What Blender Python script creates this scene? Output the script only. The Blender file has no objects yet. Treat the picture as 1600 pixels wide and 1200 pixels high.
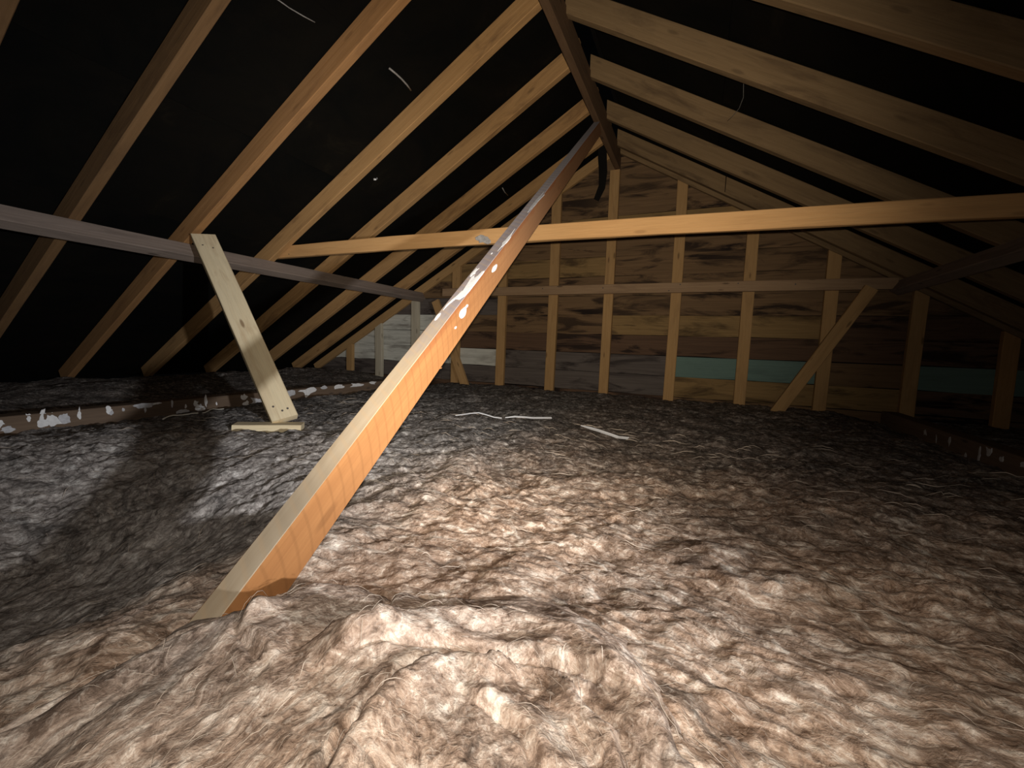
import bpy, bmesh, math, random
import numpy as np
from mathutils import Vector, Matrix

random.seed(11)
S = bpy.context.scene
H = 0.80                      # camera height above the ceiling boards

# ------------------------------------------------------------------ camera, light, exposure
cam_d = bpy.data.cameras.new('camera'); cam = bpy.data.objects.new('camera', cam_d)
S.collection.objects.link(cam)
cam_d.sensor_fit = 'HORIZONTAL'; cam_d.sensor_width = 36.0; cam_d.lens = 36.0*655/1600
cam_d.clip_start = 0.02; cam_d.clip_end = 60
Rm = Matrix(((0.914, -0.069, 0.399), (0.404, 0.072, -0.912), (0.034, 0.995, 0.094)))
q = Rm.to_quaternion(); q.normalize()
cam.matrix_world = Matrix.Translation((0, 0, H)) @ q.to_matrix().to_4x4()
S.camera = cam

W = bpy.data.worlds.new('attic_dark'); S.world = W; W.use_nodes = True
W.node_tree.nodes['Background'].inputs[0].default_value = (0.5, 0.55, 0.6, 1)
W.node_tree.nodes['Background'].inputs[1].default_value = 0.0012

def spot(name, loc, target, power, angle, blend, col, size=0.012):
    d = bpy.data.lights.new(name, 'SPOT'); o = bpy.data.objects.new(name, d)
    S.collection.objects.link(o)
    o.location = (loc[0], loc[1], loc[2]+H)
    v = Vector(target)-Vector(loc)
    o.rotation_euler = v.to_track_quat('-Z', 'Y').to_euler()
    d.energy = power; d.spot_size = math.radians(angle); d.spot_blend = blend
    d.color = col; d.shadow_soft_size = size
    return o
# the phone's own lamp beside the lens (a wide cone), an added far beam, and a cool torch held out to the right
PHONE = (0.03, -0.03, 0.03)
spot('phone_lamp', PHONE, (-0.50, 1.0, -0.22), 31, 150, 0.8, (1.0, 0.90, 0.79), 0.008)
spot('added_far_beam', PHONE, (-1.40, 3.35, 0.74), 205, 88, 1.0, (1.0, 0.87, 0.71), 0.008)  # extra beam added at the phone to brighten rafters, collar and gable
TORCH = (1.00, 0.25, 0.0)
spot('torch_beam', TORCH, (-2.40, 1.80, 0.10), 255, 64, 1.0, (0.96, 0.97, 1.0), 0.028)

S.view_settings.view_transform = 'Standard'; S.view_settings.look = 'None'
S.view_settings.exposure = 0.0; S.view_settings.gamma = 1.0
S.view_settings.use_curve_mapping = False

# ------------------------------------------------------------------ object helpers
def link(o, parent=None):
    S.collection.objects.link(o)
    if parent is not None: o.parent = parent
    return o
def tag(o, label=None, cat=None, group=None, kind=None):
    if label: o['label'] = label
    if cat: o['category'] = cat
    if group: o['group'] = group
    if kind: o['kind'] = kind
    return o
def mesh_obj(name, verts, faces, mat, parent=None, smooth=False):
    me = bpy.data.meshes.new(name); me.from_pydata([tuple(v) for v in verts], [], faces)
    me.materials.append(mat)
    if smooth: me.polygons.foreach_set('use_smooth', [True]*len(me.polygons))
    me.update()
    return link(bpy.data.objects.new(name, me), parent)

# ------------------------------------------------------------------ materials
def nodes(name):
    m = bpy.data.materials.new(name); m.use_nodes = True
    nt = m.node_tree
    return m, nt, nt.nodes['Principled BSDF']
def N(nt, t, **kw):
    n = nt.nodes.new(t)
    for k, v in kw.items():
        if k.startswith('i_'): n.inputs[int(k[2:])].default_value = v
        else: setattr(n, k, v)
    return n
def ramp(nt, stops):
    n = nt.nodes.new('ShaderNodeValToRGB'); e = n.color_ramp.elements
    while len(e) < len(stops): e.new(0.5)
    for i, (p, c) in enumerate(stops):
        e[i].position = p; e[i].color = (c[0], c[1], c[2], 1)
    return n
def mix(nt, fac, a, b, mode='MIX'):
    n = nt.nodes.new('ShaderNodeMix'); n.data_type = 'RGBA'; n.blend_type = mode
    for s, v in ((n.inputs[0], fac), (n.inputs[6], a), (n.inputs[7], b)):
        if isinstance(v, (int, float)): s.default_value = v
        elif isinstance(v, tuple): s.default_value = (v[0], v[1], v[2], 1)
        else: nt.links.new(v, s)
    return n.outputs[2]
def coords(nt, scale, rnd=True):
    tc = nt.nodes.new('ShaderNodeTexCoord'); mp = nt.nodes.new('ShaderNodeMapping')
    mp.inputs['Scale'].default_value = scale
    nt.links.new(tc.outputs['Object'], mp.inputs['Vector'])
    if rnd:
        oi = nt.nodes.new('ShaderNodeObjectInfo'); mu = N(nt, 'ShaderNodeMath', operation='MULTIPLY')
        mu.inputs[1].default_value = 57.0
        nt.links.new(oi.outputs['Random'], mu.inputs[0])
        cx = nt.nodes.new('ShaderNodeCombineXYZ')
        for k in range(3): nt.links.new(mu.outputs[0], cx.inputs[k])
        nt.links.new(cx.outputs[0], mp.inputs['Location'])
    return mp.outputs['Vector']
def noise(nt, vec, scale, detail=5, rough=0.6, dist=0.0):
    n = nt.nodes.new('ShaderNodeTexNoise')
    n.inputs['Scale'].default_value = scale; n.inputs['Detail'].default_value = detail
    n.inputs['Roughness'].default_value = rough; n.inputs['Distortion'].default_value = dist
    nt.links.new(vec, n.inputs['Vector'])
    return n.outputs['Fac']
def rng(nt, val, lo, hi, a=0.0, b=1.0):
    n = nt.nodes.new('ShaderNodeMapRange'); n.clamp = True
    n.inputs[1].default_value = lo; n.inputs[2].default_value = hi
    n.inputs[3].default_value = a; n.inputs[4].default_value = b
    nt.links.new(val, n.inputs[0]); return n.outputs[0]
def bump(nt, bsdf, h, strength, dist):
    b = nt.nodes.new('ShaderNodeBump'); b.inputs['Strength'].default_value = strength
    b.inputs['Distance'].default_value = dist
    nt.links.new(h, b.inputs['Height']); nt.links.new(b.outputs[0], bsdf.inputs['Normal'])

def wood(name, light, dark, stain, stain_amt=0.6, stain_scale=1.0, saw=0.0, knots=0.7, rough=0.85, grain=0.5):
    """sawn timber, the grain runs along the object's local X"""
    m, nt, bs = nodes(name)
    g = noise(nt, coords(nt, (0.9, 26, 26)), 2.2, 6, 0.62, 0.5)
    base = ramp(nt, [(0.28, dark), (0.72, light)]); nt.links.new(g, base.inputs[0])
    col = base.outputs[0]
    fine = noise(nt, coords(nt, (4, 170, 170)), 2.0, 3, 0.6)
    col = mix(nt, rng(nt, fine, 0.42, 0.7, 0.0, grain), col, tuple(c*0.62 for c in light))
    s = noise(nt, coords(nt, (1.6*stain_scale, 9*stain_scale, 9*stain_scale)), 1.5, 5, 0.62, 0.7)
    col = mix(nt, rng(nt, s, 0.50, 0.74, 0.0, stain_amt), col, stain)
    # tone drifting slowly along the length
    s2 = noise(nt, coords(nt, (0.9, 1.2, 1.2)), 1.1, 2, 0.5)
    col = mix(nt, rng(nt, s2, 0.35, 0.7, 0.0, 0.45), col, tuple(c*0.66 for c in light))
    if knots:
        v = nt.nodes.new('ShaderNodeTexVoronoi'); v.inputs['Scale'].default_value = 1.0
        v.inputs['Randomness'].default_value = 1.0
        nt.links.new(coords(nt, (3.0, 11.0, 11.0)), v.inputs['Vector'])
        col = mix(nt, rng(nt, v.outputs['Distance'], 0.07, 0.13, knots, 0.0), col, tuple(c*0.55 for c in stain))
    h = g
    if saw:
        w = nt.nodes.new('ShaderNodeTexWave'); w.wave_type = 'BANDS'; w.bands_direction = 'X'
        w.inputs['Scale'].default_value = 1.0; w.inputs['Distortion'].default_value = 1.1
        w.inputs['Detail'].default_value = 2.0; w.inputs['Detail Scale'].default_value = 0.6
        tc = nt.nodes.new('ShaderNodeTexCoord'); sp = nt.nodes.new('ShaderNodeSeparateXYZ')
        nt.links.new(tc.outputs['Object'], sp.inputs[0])
        # kerf arcs of a circular saw: x shifted with the square of the distance from the lower edge
        sq = N(nt, 'ShaderNodeMath', operation='MULTIPLY'); nt.links.new(sp.outputs[2], sq.inputs[0]); nt.links.new(sp.outputs[2], sq.inputs[1])
        mu = N(nt, 'ShaderNodeMath', operation='MULTIPLY_ADD'); mu.inputs[1].default_value = 2.4
        nt.links.new(sq.outputs[0], mu.inputs[0]); nt.links.new(sp.outputs[0], mu.inputs[2])
        a3 = N(nt, 'ShaderNodeMath', operation='MULTIPLY_ADD'); a3.inputs[1].default_value = -0.42
        nt.links.new(sp.outputs[2], a3.inputs[0]); nt.links.new(mu.outputs[0], a3.inputs[2])
        m8 = N(nt, 'ShaderNodeMath', operation='MULTIPLY'); m8.inputs[1].default_value = 8.5
        nt.links.new(a3.outputs[0], m8.inputs[0])
        cx = nt.nodes.new('ShaderNodeCombineXYZ'); nt.links.new(m8.outputs[0], cx.inputs[0])
        nt.links.new(sp.outputs[1], cx.inputs[1]); nt.links.new(sp.outputs[2], cx.inputs[2])
        nt.links.new(cx.outputs[0], w.inputs['Vector'])
        fade = N(nt, 'ShaderNodeMath', operation='MULTIPLY')
        nt.links.new(rng(nt, w.outputs['Fac'], 0.0, 0.16, saw, 0.0), fade.inputs[0])
        nt.links.new(rng(nt, sp.outputs[0], 1.1, 1.8, 1.0, 0.15), fade.inputs[1])
        lines = fade.outputs[0]
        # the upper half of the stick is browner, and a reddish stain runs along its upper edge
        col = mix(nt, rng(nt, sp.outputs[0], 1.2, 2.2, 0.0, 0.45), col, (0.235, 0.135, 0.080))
        en = noise(nt, coords(nt, (5, 30, 30)), 1.2, 4, 0.6)
        ea = N(nt, 'ShaderNodeMath', operation='MULTIPLY_ADD'); ea.inputs[1].default_value = 0.05
        nt.links.new(en, ea.inputs[0]); nt.links.new(sp.outputs[2], ea.inputs[2])
        eb = N(nt, 'ShaderNodeMath', operation='MULTIPLY')
        nt.links.new(rng(nt, ea.outputs[0], 0.052, 0.066, 0.0, 0.65), eb.inputs[0])
        nt.links.new(rng(nt, sp.outputs[0], 0.75, 1.0, 0.0, 1.0), eb.inputs[1])
        col = mix(nt, eb.outputs[0], col, (0.25, 0.085, 0.028))
        col = mix(nt, lines, col, tuple(c*0.55 for c in dark))
    nt.links.new(col, bs.inputs['Base Color'])
    bs.inputs['Roughness'].default_value = rough
    bs.inputs['Specular IOR Level'].default_value = 0.25
    bump(nt, bs, h, 0.35, 0.004)
    return m

M = {}
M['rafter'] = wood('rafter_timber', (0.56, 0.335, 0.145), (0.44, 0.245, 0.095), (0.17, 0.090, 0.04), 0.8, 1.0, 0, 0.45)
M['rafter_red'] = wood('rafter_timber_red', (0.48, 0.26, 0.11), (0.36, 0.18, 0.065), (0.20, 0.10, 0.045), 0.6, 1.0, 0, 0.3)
M['rafter_right'] = wood('rafter_timber_grey_dimmed', (0.29, 0.195, 0.10), (0.21, 0.135, 0.065), (0.09, 0.055, 0.03), 0.9, 0.9, 0, 0.4)  # greyer timber, also darkened for the weaker light on the right slope
M['rafter_dim'] = wood('rafter_timber_red_dimmed', (0.29, 0.165, 0.075), (0.21, 0.115, 0.045), (0.11, 0.06, 0.03), 0.7, 1.0, 0, 0.3)  # darkened copy of the red timber, dim light painted into the leftmost rafters
M['purlin'] = wood('purlin_timber', (0.32, 0.255, 0.215), (0.21, 0.16, 0.125), (0.11, 0.085, 0.07), 0.7)
M['ridge'] = wood('ridge_timber', (0.20, 0.12, 0.065), (0.13, 0.075, 0.038), (0.07, 0.04, 0.025), 0.6)
M['collar'] = wood('collar_timber', (0.74, 0.44, 0.19), (0.64, 0.36, 0.145), (0.48, 0.25, 0.10), 0.35, 1.0, 0.0, 0.4)
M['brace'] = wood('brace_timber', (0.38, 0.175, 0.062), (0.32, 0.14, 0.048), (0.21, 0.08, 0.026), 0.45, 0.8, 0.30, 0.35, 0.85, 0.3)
M['strut'] = wood('strut_timber', (0.88, 0.76, 0.52), (0.80, 0.66, 0.42), (0.42, 0.26, 0.13), 0.6, 1.3, 0.0, 0.8)
M['stud'] = wood('stud_timber', (0.55, 0.345, 0.155), (0.44, 0.26, 0.105), (0.24, 0.14, 0.065), 0.5)
M['stud_pale'] = wood('stud_timber_pale', (0.62, 0.57, 0.45), (0.50, 0.45, 0.34), (0.32, 0.26, 0.18), 0.4)
M['stud_red'] = wood('stud_timber_red', (0.55, 0.32, 0.13), (0.44, 0.24, 0.09), (0.25, 0.13, 0.06), 0.5)
M['girt'] = wood('girt_timber', (0.44, 0.30, 0.18), (0.33, 0.21, 0.12), (0.15, 0.09, 0.06), 0.6)
M['plate'] = wood('plate_timber', (0.20, 0.14, 0.095), (0.12, 0.08, 0.055), (0.08, 0.06, 0.05), 0.6)
M['board_brown'] = wood('board_brown', (0.25, 0.155, 0.080), (0.13, 0.08, 0.042), (0.012, 0.007, 0.007), 2.2, 0.62, 0, 0.0)
M['board_dark'] = wood('board_dark', (0.17, 0.10, 0.060), (0.085, 0.05, 0.033), (0.009, 0.006, 0.007), 2.4, 0.6, 0, 0.0)
M['board_tan'] = wood('board_tan', (0.36, 0.235, 0.10), (0.23, 0.145, 0.06), (0.05, 0.03, 0.016), 1.5, 0.7, 0, 0.25)
M['board_grey'] = wood('board_grey', (0.17, 0.145, 0.13), (0.085, 0.07, 0.065), (0.022, 0.016, 0.016), 1.8, 0.7, 0, 0.0)
M['board_pale'] = wood('board_pale', (0.78, 0.79, 0.72), (0.50, 0.50, 0.45), (0.14, 0.12, 0.10), 0.9, 0.9, 0, 0.0)
M['board_teal'] = wood('board_teal', (0.17, 0.27, 0.235), (0.14, 0.22, 0.20), (0.07, 0.10, 0.09), 0.5, 0.9, 0, 0.0, 0.8, 0.15)

def dusty_face():
    """upper face of the brace: pale sawn wood, a film of whitish dust and paint further up"""
    m, nt, bs = nodes('brace_dusty_upper_face')
    tc = nt.nodes.new('ShaderNodeTexCoord'); sp = nt.nodes.new('ShaderNodeSeparateXYZ')
    nt.links.new(tc.outputs['Object'], sp.inputs[0])
    n1 = noise(nt, coords(nt, (2, 20, 20)), 2.2, 5, 0.6, 0.5)
    c1 = ramp(nt, [(0.3, (0.329, 0.259, 0.175)), (0.7, (0.392, 0.322, 0.231))]); nt.links.new(n1, c1.inputs[0])
    c2 = ramp(nt, [(0.3, (0.238, 0.193, 0.189)), (0.7, (0.294, 0.259, 0.266))]); nt.links.new(n1, c2.inputs[0])
    edge = noise(nt, coords(nt, (7, 26, 26)), 1.3, 4, 0.6)
    ad = N(nt, 'ShaderNodeMath', operation='MULTIPLY_ADD'); ad.inputs[1].default_value = 0.5
    nt.links.new(edge, ad.inputs[0]); nt.links.new(sp.outputs[0], ad.inputs[2])
    col = mix(nt, rng(nt, ad.outputs[0], 1.15, 1.45), c1.outputs[0], c2.outputs[0])
    col = mix(nt, rng(nt, ad.outputs[0], 1.9, 3.2, 0, 0.55), col, (0.442, 0.451, 0.510))
    w = nt.nodes.new('ShaderNodeTexWave'); w.wave_type = 'BANDS'; w.bands_direction = 'X'
    w.inputs['Scale'].default_value = 9.0; w.inputs['Distortion'].default_value = 1.0
    w.inputs['Detail'].default_value = 2.0
    mp = nt.nodes.new('ShaderNodeMapping'); mp.inputs['Rotation'].default_value = (0, 0, 0.6)
    nt.links.new(tc.outputs['Object'], mp.inputs['Vector']); nt.links.new(mp.outputs[0], w.inputs['Vector'])
    lines = rng(nt, w.outputs['Fac'], 0.0, 0.25, 0.30, 0.0)
    col = mix(nt, lines, col, (0.42, 0.30, 0.18))
    nt.links.new(col, bs.inputs['Base Color']); bs.inputs['Roughness'].default_value = 0.9
    bs.inputs['Specular IOR Level'].default_value = 0.2
    bump(nt, bs, w.outputs['Fac'], 0.15, 0.003)
    return m
M['dusty'] = dusty_face()

def plain(name, col, rough=0.8, var=0.25, scale=30, spec=0.3):
    m, nt, bs = nodes(name)
    n = noise(nt, coords(nt, (1, 1, 1)), scale, 4, 0.6)
    c = mix(nt, rng(nt, n, 0.35, 0.7), col, tuple(x*(1-var) for x in col))
    nt.links.new(c, bs.inputs['Base Color']); bs.inputs['Roughness'].default_value = rough
    bs.inputs['Specular IOR Level'].default_value = spec
    bump(nt, bs, n, 0.2, 0.003)
    return m
M['paint'] = plain('dried_white_paint', (0.80, 0.80, 0.80), 0.6, 0.2, 60)
M['paint_dull'] = plain('dried_paint_dull', (0.58, 0.58, 0.60), 0.7, 0.3, 60)
M['plastic'] = plain('white_plastic', (0.90, 0.93, 0.98), 0.35, 0.08, 40, 0.5)
M['wire'] = plain('offwhite_wire', (0.72, 0.70, 0.62), 0.5, 0.1, 40, 0.4)
M['nail'] = plain('dull_nail', (0.10, 0.09, 0.085), 0.5, 0.3, 80, 0.4)
M['tear'] = plain('torn_paper_edge', (0.42, 0.40, 0.38), 0.9, 0.4, 50)
M['web'] = plain('dusty_web', (0.30, 0.30, 0.28), 0.9, 0.2, 50)
M['plaster'] = plain('ceiling_lining', (0.16, 0.14, 0.12), 0.95, 0.3, 6)
def underlay():
    m, nt, bs = nodes('black_building_paper')
    n = noise(nt, coords(nt, (1, 1, 1)), 2.2, 6, 0.65, 0.6)
    r = ramp(nt, [(0.35, (0.0035, 0.0038, 0.0035)), (0.62, (0.007, 0.006, 0.0045)), (0.80, (0.019, 0.015, 0.009))])
    nt.links.new(n, r.inputs[0])
    nt.links.new(r.outputs[0], bs.inputs['Base Color']); bs.inputs['Roughness'].default_value = 0.95
    bs.inputs['Specular IOR Level'].default_value = 0.08
    bump(nt, bs, noise(nt, coords(nt, (1, 1, 1)), 9, 4), 0.3, 0.01)
    return m
M['paper'] = underlay()
M['void'] = plain('dark_backing', (0.012, 0.011, 0.010), 0.95, 0.3, 4, 0.1)

def wool():
    """mineral wool: streaks along the stored flow coordinates, dirty grey to clean brown by the stored tone (dirt and painted light)"""
    m, nt, bs = nodes('glass_wool')
    at = nt.nodes.new('ShaderNodeAttribute'); at.attribute_name = 'flow'
    tn = nt.nodes.new('ShaderNodeAttribute'); tn.attribute_name = 'tone'
    def mp(sc):
        q = nt.nodes.new('ShaderNodeMapping'); q.inputs['Scale'].default_value = sc
        nt.links.new(at.outputs['Vector'], q.inputs['Vector']); return q.outputs[0]
    s1 = noise(nt, mp((13.0, 33.0, 13.0)), 1.0, 8, 0.72, 0.9)
    s2 = noise(nt, mp((42.0, 130.0, 42.0)), 1.0, 6, 0.66, 1.2)
    tco = nt.nodes.new('ShaderNodeTexCoord').outputs['Object']
    s3 = noise(nt, tco, 24.0, 9, 0.74, 0.9)
    s4 = noise(nt, tco, 95.0, 4, 0.6, 0.6)
    blot = noise(nt, mp((4.0, 7.5, 4.0)), 1.0, 6, 0.66, 0.6)
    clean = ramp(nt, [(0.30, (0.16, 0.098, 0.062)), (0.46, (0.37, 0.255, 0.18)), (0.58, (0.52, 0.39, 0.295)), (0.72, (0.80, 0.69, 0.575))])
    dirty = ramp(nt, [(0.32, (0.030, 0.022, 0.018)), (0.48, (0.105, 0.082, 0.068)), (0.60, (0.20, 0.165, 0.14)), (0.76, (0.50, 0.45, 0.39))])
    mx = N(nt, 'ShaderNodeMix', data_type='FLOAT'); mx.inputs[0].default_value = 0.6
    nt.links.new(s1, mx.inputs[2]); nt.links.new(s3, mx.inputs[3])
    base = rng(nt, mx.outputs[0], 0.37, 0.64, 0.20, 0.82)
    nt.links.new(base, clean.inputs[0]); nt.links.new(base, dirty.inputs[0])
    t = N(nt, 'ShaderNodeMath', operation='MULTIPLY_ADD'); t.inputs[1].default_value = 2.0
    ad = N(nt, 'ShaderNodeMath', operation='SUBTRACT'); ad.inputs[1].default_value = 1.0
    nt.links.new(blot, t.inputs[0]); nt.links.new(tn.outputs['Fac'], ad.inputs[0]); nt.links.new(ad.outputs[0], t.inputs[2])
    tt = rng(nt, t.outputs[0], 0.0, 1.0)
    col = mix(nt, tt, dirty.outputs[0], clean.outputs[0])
    # soot-dark patches and pale wisps
    bl2 = noise(nt, mp((5.0, 17.0, 5.0)), 1.0, 7, 0.7, 0.7)
    col = mix(nt, rng(nt, bl2, 0.52, 0.66, 0.0, 0.72), col, (0.060, 0.044, 0.035))
    col = mix(nt, rng(nt, s2, 0.60, 0.74, 0.0, 0.45), col, (0.80, 0.72, 0.62))
    col = mix(nt, rng(nt, s4, 0.56, 0.74, 0.0, 0.5), col, (0.74, 0.65, 0.55))
    col = mix(nt, rng(nt, s4, 0.44, 0.30, 0.0, 0.5), col, (0.10, 0.072, 0.055))
    col = mix(nt, rng(nt, s2, 0.42, 0.30, 0.0, 0.55), col, (0.085, 0.06, 0.045))
    gy = nt.nodes.new('ShaderNodeAttribute'); gy.attribute_name = 'grey'
    hs = nt.nodes.new('ShaderNodeHueSaturation'); nt.links.new(col, hs.inputs['Color'])
    nt.links.new(rng(nt, gy.outputs['Fac'], 0.0, 1.0, 1.0, 0.18), hs.inputs['Saturation'])
    nt.links.new(hs.outputs[0], bs.inputs['Base Color'])
    bs.inputs['Roughness'].default_value = 0.95; bs.inputs['Specular IOR Level'].default_value = 0.15
    hh = N(nt, 'ShaderNodeMath', operation='ADD'); nt.links.new(mx.outputs[0], hh.inputs[0]); nt.links.new(s4, hh.inputs[1])
    bump(nt, bs, hh.outputs[0], 0.6, 0.010)
    return m
M['wool'] = wool()
M['fibre'] = plain('loose_fibre', (0.66, 0.56, 0.46), 0.8, 0.3, 10)

# ------------------------------------------------------------------ timber
def timber(name, p0, p1, w, h, mat, up=(0, 0, 1), parent=None, cut0=(0, 0), cut1=(0, 0), seg=8, bow=0.0, wob=0.0015, ch=0.004, top=None, sag=0.0, seed=None, taper=None):
    """a sawn bar from p0 to p1 (centre line of its section); w across, h along 'up'. cut = shear of the end
    face with local (y, z). local X runs along the bar."""
    p0 = Vector((p0[0], p0[1], p0[2]+H)); p1 = Vector((p1[0], p1[1], p1[2]+H))
    x = (p1-p0); L = x.length; x.normalize()
    u = Vector(up); z = (u-x*u.dot(x)).normalized(); y = z.cross(x)
    r = random.Random(seed if seed is not None else name+str(p0))
    a, b = w/2, h/2
    prof = [(-a+ch, -b), (a-ch, -b), (a, -b+ch), (a, b-ch), (a-ch, b), (-a+ch, b), (-a, b-ch), (-a, -b+ch)]
    vs, fs, mi = [], [], []
    ph = r.random()*6
    for i in range(seg+1):
        t = i/seg
        oy = bow*math.sin(math.pi*t) + wob*math.sin(ph+5*t); oz = sag*math.sin(math.pi*t)+wob*math.cos(ph*2+4*t)
        k = 1.0 if taper is None else 1+(taper-1)*t
        for (cy, cz) in prof:
            jy, jz = r.uniform(-.5, .5)*wob, r.uniform(-.5, .5)*wob
            xx = L*t
            if i == 0: xx += cut0[0]*cy+cut0[1]*cz
            if i == seg: xx += cut1[0]*cy+cut1[1]*cz
            vs.append((xx, cy*k+oy+jy, cz*k+oz+jz))
    n = 8
    for i in range(seg):
        for k in range(n):
            k2 = (k+1) % n
            fs.append((i*n+k, i*n+k2, (i+1)*n+k2, (i+1)*n+k))
            mi.append(1 if (top is not None and k in (4, 5)) else 0)
    fs.append(tuple(range(n-1, -1, -1))); mi.append(0)
    fs.append(tuple(seg*n+k for k in range(n))); mi.append(0)
    o = mesh_obj(name, vs, fs, mat, parent)
    if top is not None:
        o.data.materials.append(top); o.data.polygons.foreach_set('material_index', mi)
    mw = Matrix((x, y, z)).transposed().to_4x4(); mw.translation = p0
    if parent is not None: o.matrix_parent_inverse = parent.matrix_world.inverted()
    o.matrix_world = mw
    return o

def blob(name, parent, c, ax, ay, rx, ry, mat, seed, th=0.0016, n=18, rough=0.28, spikes=0, pts=None):
    """a dried splash of paint lying on a face; c, ax, ay in the parent's local frame"""
    r = random.Random(seed); ax = Vector(ax).normalized(); ay = Vector(ay).normalized(); nz = ax.cross(ay)
    c = Vector(c); ring = []
    if pts is None:
        f = [r.uniform(1-rough, 1+rough) for _ in range(n)]
        f = [(f[i-1]+2*f[i]+f[(i+1) % n])/4 for i in range(n)]
        for k in range(spikes): f[r.randrange(n)] *= r.uniform(1.3, 1.9)
        ring = [(rx*f[i]*math.cos(2*math.pi*i/n), ry*f[i]*math.sin(2*math.pi*i/n)) for i in range(n)]
    else: ring = pts; n = len(pts)
    vs = [c+ax*x+ay*y-nz*0.001 for x, y in ring]+[c+ax*x*0.93+ay*y*0.93+nz*th for x, y in ring]+[c+nz*th*1.3]
    fs = [(i, (i+1) % n, n+(i+1) % n, n+i) for i in range(n)]+[(n+i, n+(i+1) % n, 2*n) for i in range(n)]
    o = mesh_obj(name, vs, fs, mat)
    o.parent = parent
    return o
def nail(parent, c, nz, r=0.005):
    nz = Vector(nz).normalized(); ax = nz.orthogonal().normalized(); ay = nz.cross(ax); c = Vector(c)
    vs, fs = [], []; n = 8
    for (rr, d) in ((r, -0.002), (r, 0.0012), (r*0.6, 0.0018)):
        for i in range(n): vs.append(c+ax*rr*math.cos(2*math.pi*i/n)+ay*rr*math.sin(2*math.pi*i/n)+nz*d)
    for k in range(2):
        for i in range(n): fs.append((k*n+i, k*n+(i+1) % n, (k+1)*n+(i+1) % n, (k+1)*n+i))
    fs.append(tuple(range(2*n, 3*n)))
    o = mesh_obj('nail', vs, fs, M['nail']); o.parent = parent
    return o

# ------------------------------------------------------------------ roof geometry
T = math.tan(math.radians(30)); CS = math.cos(math.radians(30)); SN = 0.5
XL, XR, ZR = -0.907, -0.857, 1.975            # ridge faces and height of the rafters' lower edge there
def zl(x): return ZR+T*(x-XL)                 # lower face of the left rafters
def zr(x): return ZR-T*(x-XR)
YW = 4.5                                      # front of the gable studs
RD = 0.125                                    # rafter depth

# ceiling lining under the wool, black paper under the roof cladding, gable backing
fl = mesh_obj('floor', [(-5.5, -1.2, 0), (3.7, -1.2, 0), (3.7, 4.7, 0), (-5.5, 4.7, 0), (-5.5, -1.2, -.03), (3.7, -1.2, -.03), (3.7, 4.7, -.03), (-5.5, 4.7, -.03)],
              [(0, 1, 2, 3), (7, 6, 5, 4), (0, 4, 5, 1), (1, 5, 6, 2), (2, 6, 7, 3), (3, 7, 4, 0)], M['plaster'])
tag(fl, kind='structure')

def slope_sheet(name, side, s0, s1, y0, y1, off, mat, parent=None, th=0.004, ns=6, ny=44, wav=0.004, seed=0):
    """sheet under the roof cladding between distances s0..s1 down the slope from the ridge"""
    r = random.Random(seed); vs, fs = [], []
    for layer in (0, 1):
        for i in range(ns+1):
            for j in range(ny+1):
                s = s0+(s1-s0)*i/ns; y = y0+(y1-y0)*j/ny
                d = off+th*layer+0.008*(1-i/ns)+(r.uniform(0, wav) if layer == 0 else wav)
                if side < 0: p = (XL-s*CS-SN*d*1.0, y, ZR-s*SN+CS*d+H)
                else: p = (XR+s*CS+SN*d*1.0, y, ZR-s*SN+CS*d+H)
                vs.append(p)
    R = ny+1; B = (ns+1)*R
    for i in range(ns):
        for j in range(ny):
            a = i*R+j
            f = (a, a+1, a+R+1, a+R); g = (B+a, B+a+R, B+a+R+1, B+a+1)
            fs.append(f if side > 0 else f[::-1]); fs.append(g if side > 0 else g[::-1])
    for i in range(ns):
        for j in (0, ny):
            a = i*R+j; fs.append((a, a+R, B+a+R, B+a))
    for j in range(ny):
        for i in (0, ns):
            a = i*R+j; fs.append((a, a+1, B+a+1, B+a))
    return mesh_obj(name, vs, fs, mat, parent)
for side, nm in ((-1, 'ceiling_left'), (1, 'ceiling_right')):
    c_ = slope_sheet(nm, side, -0.05, 5.15, -1.2, 4.65, RD+0.034, M['void'], None, 0.02, 2, 2, 0.0)
    tag(c_, kind='structure')
    for k in range(6):
        slope_sheet('underlay_sheet', side, 0.02+0.86*k, min(0.02+0.86*k+0.93, 5.1), -1.15, 4.62, RD+0.008, M['paper'], c_, seed=k+side*20)
CEIL = {-1: bpy.data.objects['ceiling_left'], 1: bpy.data.objects['ceiling_right']}

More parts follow.
